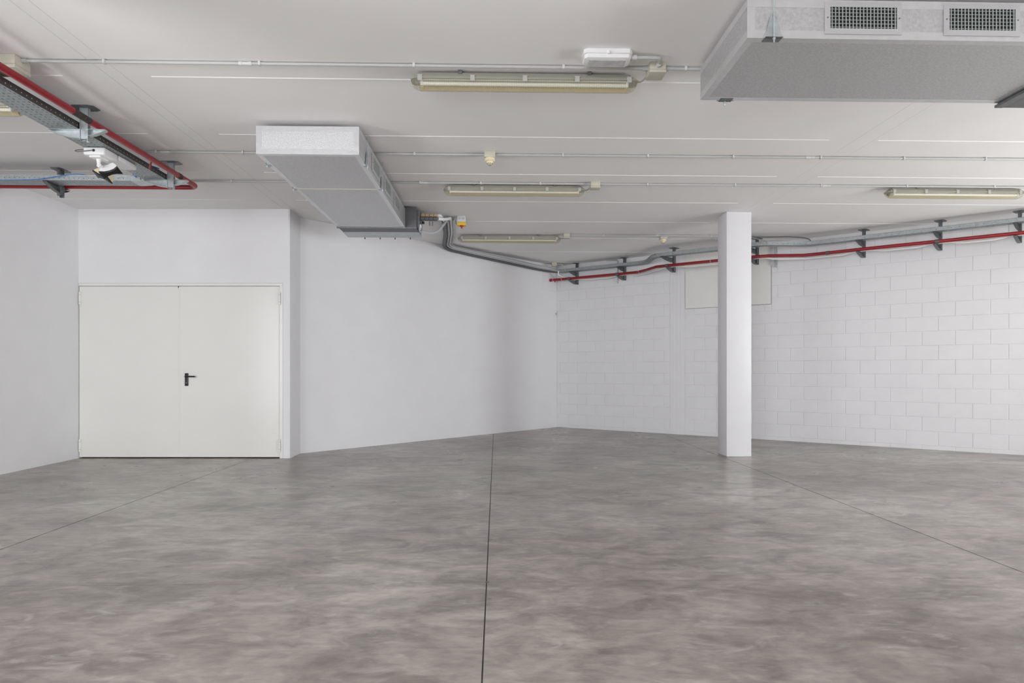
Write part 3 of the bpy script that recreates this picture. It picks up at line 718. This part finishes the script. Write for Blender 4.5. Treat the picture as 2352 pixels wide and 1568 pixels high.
for k in range(8):
    xk = -3.482-0.028*k
    tag(MB().tube([(xk, 1.2, TZ+0.0155), (xk, 3.6, TZ+0.0155), (xk, 6.30, TZ+0.0155)], 0.0135, 8).build('black_cable', 'cable', origin=(xk, 4, TZ)),
        'black cable lying in the left cable tray, seen through its slots', 'cable', 'black cables in the left tray')
for k in range(5):
    yk = 6.692+0.036*k
    tag(MB().tube([(-5.64, yk, TZ+0.0175), (-4.8, yk+0.002, TZ+0.0175), (-3.92, yk, TZ+0.0175)], 0.0155, 8).build('black_cable', 'cable', origin=(-4.8, yk, TZ)),
        'black cable lying in the tray that runs to the left wall', 'cable', 'black cables in the wall end tray')

def ceiling_bracket(label, base, aout, L1, L2, ztray, arms, zend, wpost=0.068, group='steel ceiling brackets', m='galv', back=0.10):
    """base: xy on the ceiling; aout: unit vector of the long arm; arms: list of (z, long, short)"""
    bx, by = base; a = Vector((aout[0], aout[1], 0)); c = Vector((-a.y, a.x, 0)); b0 = Vector((bx, by, 0))
    t = thing('ceiling_bracket', label, 'bracket', (bx, by, H), group)
    def P(u, v, z): return b0+a*u+c*v+Vector((0, 0, z))
    def bx_(mb, u0, u1, v0, v1, z0, z1): mb.prism([P(u0, v0, z0), P(u1, v0, z0), P(u1, v1, z0), P(u0, v1, z0)], (0, 0, z1-z0)); return mb
    q = [P(-back, -0.045, H-0.0045), P(-back*0.6, -0.065, H-0.0045), P(0.06, -0.065, H-0.0045), P(0.10, -0.045, H-0.0045), P(0.10, 0.045, H-0.0045), P(0.06, 0.065, H-0.0045), P(-back*0.6, 0.065, H-0.0045), P(-back, 0.045, H-0.0045)]
    MB().prism(q, (0, 0, 0.004)).build('base_plate', 'dgalv', t)
    h = wpost/2
    ps = MB(); bx_(ps, -h, -0.004, -0.017, -0.014, zend, H-0.004); bx_(ps, 0.004, h, -0.017, -0.014, zend+0.01, H-0.004)
    bx_(ps, -h, -h+0.003, -0.014, 0.017, zend, H-0.004); bx_(ps, h-0.003, h, -0.014, 0.017, zend+0.01, H-0.004); bx_(ps, -h, h, 0.006, 0.009, zend+0.02, H-0.004)
    ps.build('post', m, t, smooth=False)
    for z in [zend+0.03+0.045*k for k in range(int((H-zend)/0.045)-1)]:
        MB().tube([P(h*0.55, -0.0175, z), P(h*0.55, -0.0135, z)], 0.0042, 8).build('hole', 'joint', t)
    for z, l1, l2 in arms:
        for sg, ln in ((1, l1), (-1, l2)):
            if not ln: continue
            hh = 0.075 if ln > 0.2 else 0.055
            pr = [P(sg*h*0.6, -0.021, z)]+[P(sg*ln, -0.021, z), P(sg*ln, -0.021, z-0.012)]
            for k in range(1, 7):
                f = k/6; pr.append(P(sg*(ln+(h*0.6-ln)*f), -0.021, z-0.012-(hh-0.012)*math.sin(f*PI/2)))
            ar = MB().prism(pr, c*0.004).build('arm', m, t)
            fl_ = MB()
            bx_(fl_, min(sg*h*0.6, sg*ln), max(sg*h*0.6, sg*ln), -0.021, 0.021, z-0.003, z)
            low = [P(sg*(ln+(h*0.6-ln)*k/6), 0, z-0.012-(hh-0.012)*math.sin(k/6*PI/2)) for k in range(7)]
            for p0, p1 in zip(low, low[1:]): fl_.loft([[p0-c*0.021, p0+c*0.021, p0+c*0.021+Vector((0, 0, 0.003)), p0-c*0.021+Vector((0, 0, 0.003))], [p1-c*0.021, p1+c*0.021, p1+c*0.021+Vector((0, 0, 0.003)), p1-c*0.021+Vector((0, 0, 0.003))]])
            fl_.build('arm_flange', 'dgalv' if m == 'dgalv' else m, ar, smooth=False)
    return t
ceiling_bracket('steel bracket holding the left tray where the red pipe has a bare joint', (-3.418, 5.262), (-1, 0), 0, 0, TZ, [(TZ-0.003, 0.287, 0.176)], 3.088)
ceiling_bracket('steel bracket at the corner of the left tray near the pipe bend', (-3.418, 6.632), (-1, 0), 0, 0, TZ, [(TZ-0.003, 0.287, 0.176)], 3.088)
ceiling_bracket('steel bracket under the tray that runs to the left wall', (-4.745, 6.906), (0, -1), 0, 0, TZ, [(TZ-0.003, 0.246, 0.12)], 3.075, m='dgalv')

# red pipe at the left
rp = thing('red_pipe', 'red pipe running beside the left cable tray and bending to the wall', 'pipe', (-3.31, 6.98, 3.215))
RZ = 3.214
bend = [(-3.305-0.085*(1-math.cos(k*PI/2/8)), 6.895+0.085*math.sin(k*PI/2/8), RZ) for k in range(9)]
MB().tube([(-3.305, YB+0.001, RZ), (-3.305, 5.0, RZ)]+bend+[(-5.651, 6.98, RZ)], 0.0265, 16).build('pipe', 'red', rp)
MB().tube([(-3.305, 4.94, RZ), (-3.305, 5.14, RZ)], 0.0275, 16).build('bare_joint', 'rust', rp)
MB().tube([(-3.305, 6.55, RZ), (-3.305, 6.60, RZ)], 0.030, 16).build('pipe_clamp', 'rust', rp)
MB().tube([(-3.305-0.02, 5.16, RZ+0.034), (-3.305-0.02, 5.36, RZ+0.034)], 0.004, 8).build('weld_rod', 'rust', rp)
MB().prism([(-3.325, 6.07, RZ-0.02), (-3.318, 6.07, RZ-0.02), (-3.352, 6.10, RZ-0.085), (-3.359, 6.10, RZ-0.085)], (0, 0.02, 0)).build('hanging_strap', 'red', rp)

# twin emergency spotlight under the left tray
t = thing('twin_spotlight', 'white twin emergency spotlight with black lamp faces under the left tray', 'spotlight', (-3.6, 5.9, TZ))
bd = MB().box((-3.695, 5.66, TZ-0.072), (-3.505, 5.86, TZ-0.003), 0.014, 3).build('body', 'white', t)
MB().box((-3.675, 5.87, TZ-0.055), (-3.50, 6.16, TZ-0.003), 0.016, 3).build('battery_case', 'white', t)
MB().tube([(-3.600, 5.657, TZ-0.034), (-3.600, 5.662, TZ-0.034)], 0.012, 14).build('cable_entry', 'joint', bd)
MB().box((-3.655, 5.68, TZ-0.088), (-3.555, 5.80, TZ-0.070), 0.004).build('mount_plate', 'white', t)
MB().tube([(-3.605, 5.74, TZ-0.085), (-3.605, 5.74, TZ-0.145)], 0.017, 14, [1.2, 0.8]).build('swivel_stem', 'white', t)
def spot_head(c, d, up, m):
    c, d, up = Vector(c), Vector(d).normalized(), Vector(up).normalized(); s_ = d.cross(up).normalized(); up = s_.cross(d)
    def rg(o, a, b, pinch):                    # wide bow-tie face
        pts = []
        for (x, y) in ((-1, -1), (-0.5, -0.62*pinch), (0, -0.5*pinch), (0.5, -0.62*pinch), (1, -1), (1, 1), (0.5, 0.62*pinch), (0, 0.5*pinch), (-0.5, 0.62*pinch), (-1, 1)):
            pts.append(c+d*o+s_*(x*a)+up*(y*b))
        return pts
    h = MB().loft([rg(-0.075, 0.045, 0.03, 1.5), rg(-0.03, 0.07, 0.042, 1.2), rg(0.0, 0.078, 0.046, 0.95)]).build('lamp_head', m, t)
    MB().loft([rg(0.0, 0.080, 0.048, 0.95), rg(0.010, 0.082, 0.049, 0.9), rg(0.014, 0.074, 0.040, 0.9)]).build('lamp_face', 'black', h)
spot_head((-3.535, 5.80, TZ-0.185), (0.40, -0.38, -0.85), (0.1, -1, 0.2), 'white')
spot_head((-3.655, 5.88, TZ-0.200), (-0.42, -0.40, -0.82), (-0.1, -1, 0.2), 'creamp')
MB().tube([(-3.605, 5.74, TZ-0.14), (-3.605, 5.83, TZ-0.165)], 0.02, 12).build('swivel_joint', 'white', t)
wire('lamp_cable', 'thin dark cable looping out of the twin spotlight', [(-3.600, 5.652, TZ-0.034), (-3.66, 5.640, TZ-0.046), (-3.74, 5.66, TZ-0.046), (-3.79, 5.70, TZ-0.025), (-3.775, 5.72, TZ-0.010), (-3.716, 5.72, TZ-0.008)], 0.0035, 'dgrey')
# blue cables
wire('blue_cable', 'blue cable sagging over the front of the tray at the left edge', [(-5.65, 6.655, TZ+0.02), (-5.50, 6.655, TZ+0.004), (-5.25, 6.655, TZ-0.008), (-5.0, 6.655, TZ-0.006), (-4.8, 6.655, TZ+0.004), (-4.62, 6.655, TZ+0.034), (-4.48, 6.658, TZ+0.058), (-4.36, 6.68, TZ+0.064), (-4.28, 6.72, TZ+0.050), (-4.0, 6.74, TZ+0.042)], 0.0045, 'blue')
wire('blue_cable', 'blue cable lying in the tray at the far left', [(-5.65, 6.70, TZ+0.075), (-5.55, 6.70, TZ+0.073), (-5.42, 6.72, TZ+0.062), (-5.2, 6.74, TZ+0.044)], 0.005, 'blue')
wire('blue_cable', 'coil of blue cable lying in the tray corner', [(-3.56+0.075*math.cos(k*0.7), 6.52+0.10*math.sin(k*0.7), TZ+0.012+0.0026*k) for k in range(28)], 0.006, 'blue', seg=3)
wire('blue_cable', 'loose blue cable loop hanging between the two trays', [(-3.80, 6.76, TZ+0.040), (-3.80, 6.71, TZ+0.068), (-3.80, 6.655, TZ+0.066), (-3.79, 6.648, TZ+0.03), (-3.83, 6.655, TZ+0.075), (-3.75, 6.66, TZ+0.055), (-3.72, 6.62, TZ+0.02)], 0.004, 'blue')

# ------------------------------------------------------------------ tray and red pipe along the block wall
def sweep_tray(t, path, wd, hh=0.048):
    """path: list of (s, off of the room-side edge); bottom runs back towards the wall"""
    pts = smooth_path([(s, o, 0) for s, o in path], 5)
    L = [0]
    for a, b in zip(pts, pts[1:]): L.append(L[-1]+(b-a).length)
    def at(u):
        for k in range(len(L)-1):
            if u <= L[k+1] or k == len(L)-2:
                f = (u-L[k])/max(1e-6, L[k+1]-L[k]); return pts[k].lerp(pts[k+1], f)
    b = MB(); perforated(b, lambda u, v: W(at(u).x, at(u).y-v, TZ), L[-1], wd, 0.06, 4, (0.030, 0.010), False)
    bmesh.ops.remove_doubles(b.bm, verts=b.bm.verts, dist=1e-5); sheet(b.build('tray_bottom', 'tray', t, smooth=False))
    for dv in (0, wd):
        b = MB(); perforated(b, lambda u, v: W(at(u).x, at(u).y-dv, TZ+v), L[-1], hh, 0.09, 1, (0.011, 0.011), False)
        bmesh.ops.remove_doubles(b.bm, verts=b.bm.verts, dist=1e-5); sheet(b.build('tray_side', 'tray', t, smooth=False))
        MB().tube([W(p.x, p.y-dv, TZ+hh+0.002) for p in pts], 0.005, 6).build('tray_lip', 'tray', t)
tr = thing('cable_tray', 'long steel cable tray following the top of the block wall', 'cable tray', tuple(W(4, 0.4, TZ)))
sweep_tray(tr, [(0.20, 0.275), (0.6, 0.26), (1.6, 0.25), (2.02, 0.27), (2.18, 0.42), (2.40, 0.72), (2.62, 0.80), (3.4, 0.80), (4.15, 0.79), (4.34, 0.76), (4.55, 0.60), (4.80, 0.42), (5.0, 0.39), (5.66, 0.40), (6.62, 0.43), (7.55, 0.46), (9.6, 0.50)], 0.155)
pz = 3.045
pp = [(0.0, 0.25), (0.47, 0.225), (1.53, 0.20), (1.90, 0.21), (2.14, 0.36), (2.42, 0.585), (2.62, 0.60), (3.45, 0.60), (4.15, 0.60), (4.32, 0.57), (4.80, 0.29), (5.0, 0.29), (5.67, 0.34), (6.62, 0.37), (7.55, 0.40), (9.6, 0.44)]
rr_ = thing('red_pipe', 'long red pipe following the top of the block wall behind the column', 'pipe', tuple(W(4, 0.4, pz)))
pipe_pts = []
for i, (s_, o_) in enumerate(pp):
    pipe_pts.append(W(s_, o_, pz))
MB().tube(pipe_pts, 0.0255, 14).build('pipe', 'red', rr_)
MB().tube([W(0.03, 0.25, pz), W(-0.015, 0.25, pz)], 0.029, 14).build('end_cap', 'red', rr_)
MB().tube([W(0.10, 0.245, pz-0.02), W(0.10, 0.245, pz-0.05)], 0.012, 10).build('drain_plug', 'red', rr_)
def off_at(path, s_):
    for (a, b), (c_, d_) in zip(path, path[1:]):
        if a <= s_ <= c_: return b+(d_-b)*(s_-a)/(c_-a)
for s_ in (0.42, 1.47, 2.63, 5.15, 6.58):
    MB().tube([W(s_-0.025, off_at(pp, s_-0.025), pz), W(s_+0.025, off_at(pp, s_+0.025), pz)], 0.031, 14).build('pipe_clamp', 'dgrey', rr_)
for s_ in (0.06, 0.26, 1.95, 3.4):
    MB().tube([W(s_-0.003, off_at(pp, s_-0.003), pz), W(s_+0.003, off_at(pp, s_+0.003), pz)], 0.027, 14).build('cable_tie', 'white', rr_)
post_s = [0.51, 1.56, 2.70, 4.12, 5.64, 6.62, 7.52]
def sag(s_):
    d = min(abs(s_-q) for q in post_s); return -0.030*max(0, min(1, (d-0.12)/0.14))
wp = [W(0.23, 0.315, 3.205), W(0.21, 0.305, 3.14), W(0.25, 0.235, 3.104), W(0.30, 0.165, 3.085), W(0.36, 0.155, 3.055)] + [W(s_, off_at(pp, s_)-0.068, pz-0.010+sag(s_)) for s_ in [0.41+0.11*k for k in range(82)]]
tag(MB().tube(wp, 0.0165, 10).build('white_conduit', 'white', origin=tuple(W(4, 0.3, pz))), 'white conduit lying behind the long red pipe on the block wall', 'conduit')
wp = [W(s_, off_at(pp, s_)+0.041+0.002*math.sin(s_*9), pz-0.016) for s_ in [1.70+0.12*k for k in range(30)]]
tag(MB().tube(wp, 0.0045, 6).build('red_cable', 'red', origin=tuple(W(4, 0.3, pz))), 'thin red cable tied along the long red pipe left of the column', 'cable')
tp = [(0.20, 0.275), (0.6, 0.26), (1.6, 0.25), (2.02, 0.27), (2.18, 0.42), (2.40, 0.72), (2.62, 0.80), (3.4, 0.80), (4.15, 0.79), (4.34, 0.76), (4.55, 0.60), (4.80, 0.42), (5.0, 0.39), (5.66, 0.40), (6.62, 0.43), (7.55, 0.46), (9.6, 0.50)]
for k in range(3):
    wp = [W(p.x, p.y-0.030-0.046*k, TZ+0.0145) for p in smooth_path([(q[0], q[1], 0) for q in tp], 5)[1:]]
    tag(MB().tube(wp, 0.0120, 8).build('black_cable', 'cable', origin=tuple(W(4, 0.4, TZ))), 'black cable lying in the long tray along the block wall', 'cable', 'black cables in the long tray')
names = ['in the far corner, first along the block wall', 'second from the far corner on the block wall', 'left of the column, above the plain strip of the wall', 'just right of the column, half hidden by it',
         'first clear one right of the column', 'second clear one right of the column', 'at the right edge of the picture']
for k, (s_, o_) in enumerate([(0.51, 0.055), (1.56, 0.050), (2.70, 0.45), (4.12, 0.45), (5.64, 0.165), (6.62, 0.195), (7.52, 0.225)]):
    b = W(s_, o_, 0)
    toff = off_at([(0.05, 0.24), (1.6, 0.245), (2.02, 0.27), (2.62, 0.80), (4.15, 0.79), (4.34, 0.76), (5.0, 0.39), (9.6, 0.50)], s_)-o_+0.01
    poff = off_at(pp, s_)-o_+0.045
    ceiling_bracket('dark steel wall tray bracket '+names[k], (b.x, b.y), (-0.80, -0.60), 0, 0, TZ, [(TZ-0.003, toff+0.01, 0), (pz-0.0345, poff+0.01, 0)], 2.94, 0.05, 'brackets along the block wall', 'dgalv', 0.024 if o_ < 0.1 else 0.10)
# small conduits on the block wall
t = thing('conduit', 'thin conduit dropping behind the tray between the first two wall brackets', 'conduit', tuple(W(1.40, 0.02, 3.2)), 'plastic conduits under the ceiling')
MB().tube(smooth_path([W(1.20, 0.12, H-0.014), W(1.32, 0.06, H-0.016), W(1.39, 0.022, H-0.03), W(1.40, 0.02, 3.28), W(1.40, 0.02, 3.1), W(1.40, 0.02, 2.895)], 5), 0.012, 10).build('pipe', 'pvc', t)
MB().tube([W(1.40, 0.02, 2.94), W(1.40, 0.02, 2.96)], 0.018, 10).build('clip', 'lpvc', t)
t = thing('cable_channel', 'short grey metal channel upright on the wall right of the column', 'channel', tuple(W(4.28, 0.01, 3.1)))
MB().prism([W(4.235, 0.003, 2.985), W(4.30, 0.003, 2.93), W(4.30, 0.024, 2.93), W(4.235, 0.024, 2.985)], (0, 0, 0.36)).build('channel', 'alu', t)
MB().tube([W(4.335, 0.018, 2.93), W(4.335, 0.018, 3.30)], 0.012, 10).build('pipe', 'pvc', t)
for z in (2.945, 3.16): MB().tube([W(4.335, 0.018, z), W(4.335, 0.018, z+0.016)], 0.017, 10).build('clip', 'lpvc', t)
wire('loose_cable', 'loose grey cable curving behind the tray right of the column', [W(4.05, 0.70, H-0.012), W(4.15, 0.66, H-0.04), W(4.28, 0.64, 3.28), W(4.36, 0.61, 3.25)], 0.008, 'pvc')
wire('loose_cable', 'dark cable on the ceiling behind the tray right of the column', [W(4.10, 0.66, H-0.01), W(4.3, 0.52, H-0.012), W(4.62, 0.34, H-0.014), W(4.85, 0.22, H-0.05), W(4.9, 0.22, 3.24)], 0.009, 'dgalv')
wire('loose_cable', 'thin cable dropping from the small beige box into the tray', [(1.22, 12.56, H-0.035), (1.30, 12.55, H-0.04), (1.37, 12.56, H-0.09), (1.40, 12.57, TZ+0.02)], 0.007, 'mgrey')
# sensor in the far corner
p = MW(5.655, 0.0, 2.373)
t = thing('alarm_sensor', 'small white alarm sensor high in the far corner', 'sensor', tuple(p))
def cb(o0, o1, hw, z0, z1, nme, mm):
    q = [MW(5.655-hw, o0, z0), MW(5.655+hw, o0, z0), MW(5.655+hw*0.8, o1, z0), MW(5.655-hw*0.8, o1, z0)]
    return MB().prism(q, (0, 0, z1-z0)).build(nme, mm, t)
cb(0.001, 0.035, 0.036, 2.325, 2.43, 'housing', 'white'); cb(0.035, 0.042, 0.024, 2.34, 2.385, 'lens', 'lens')

for o in bpy.data.objects:
    if '_o' in o: del o['_o']
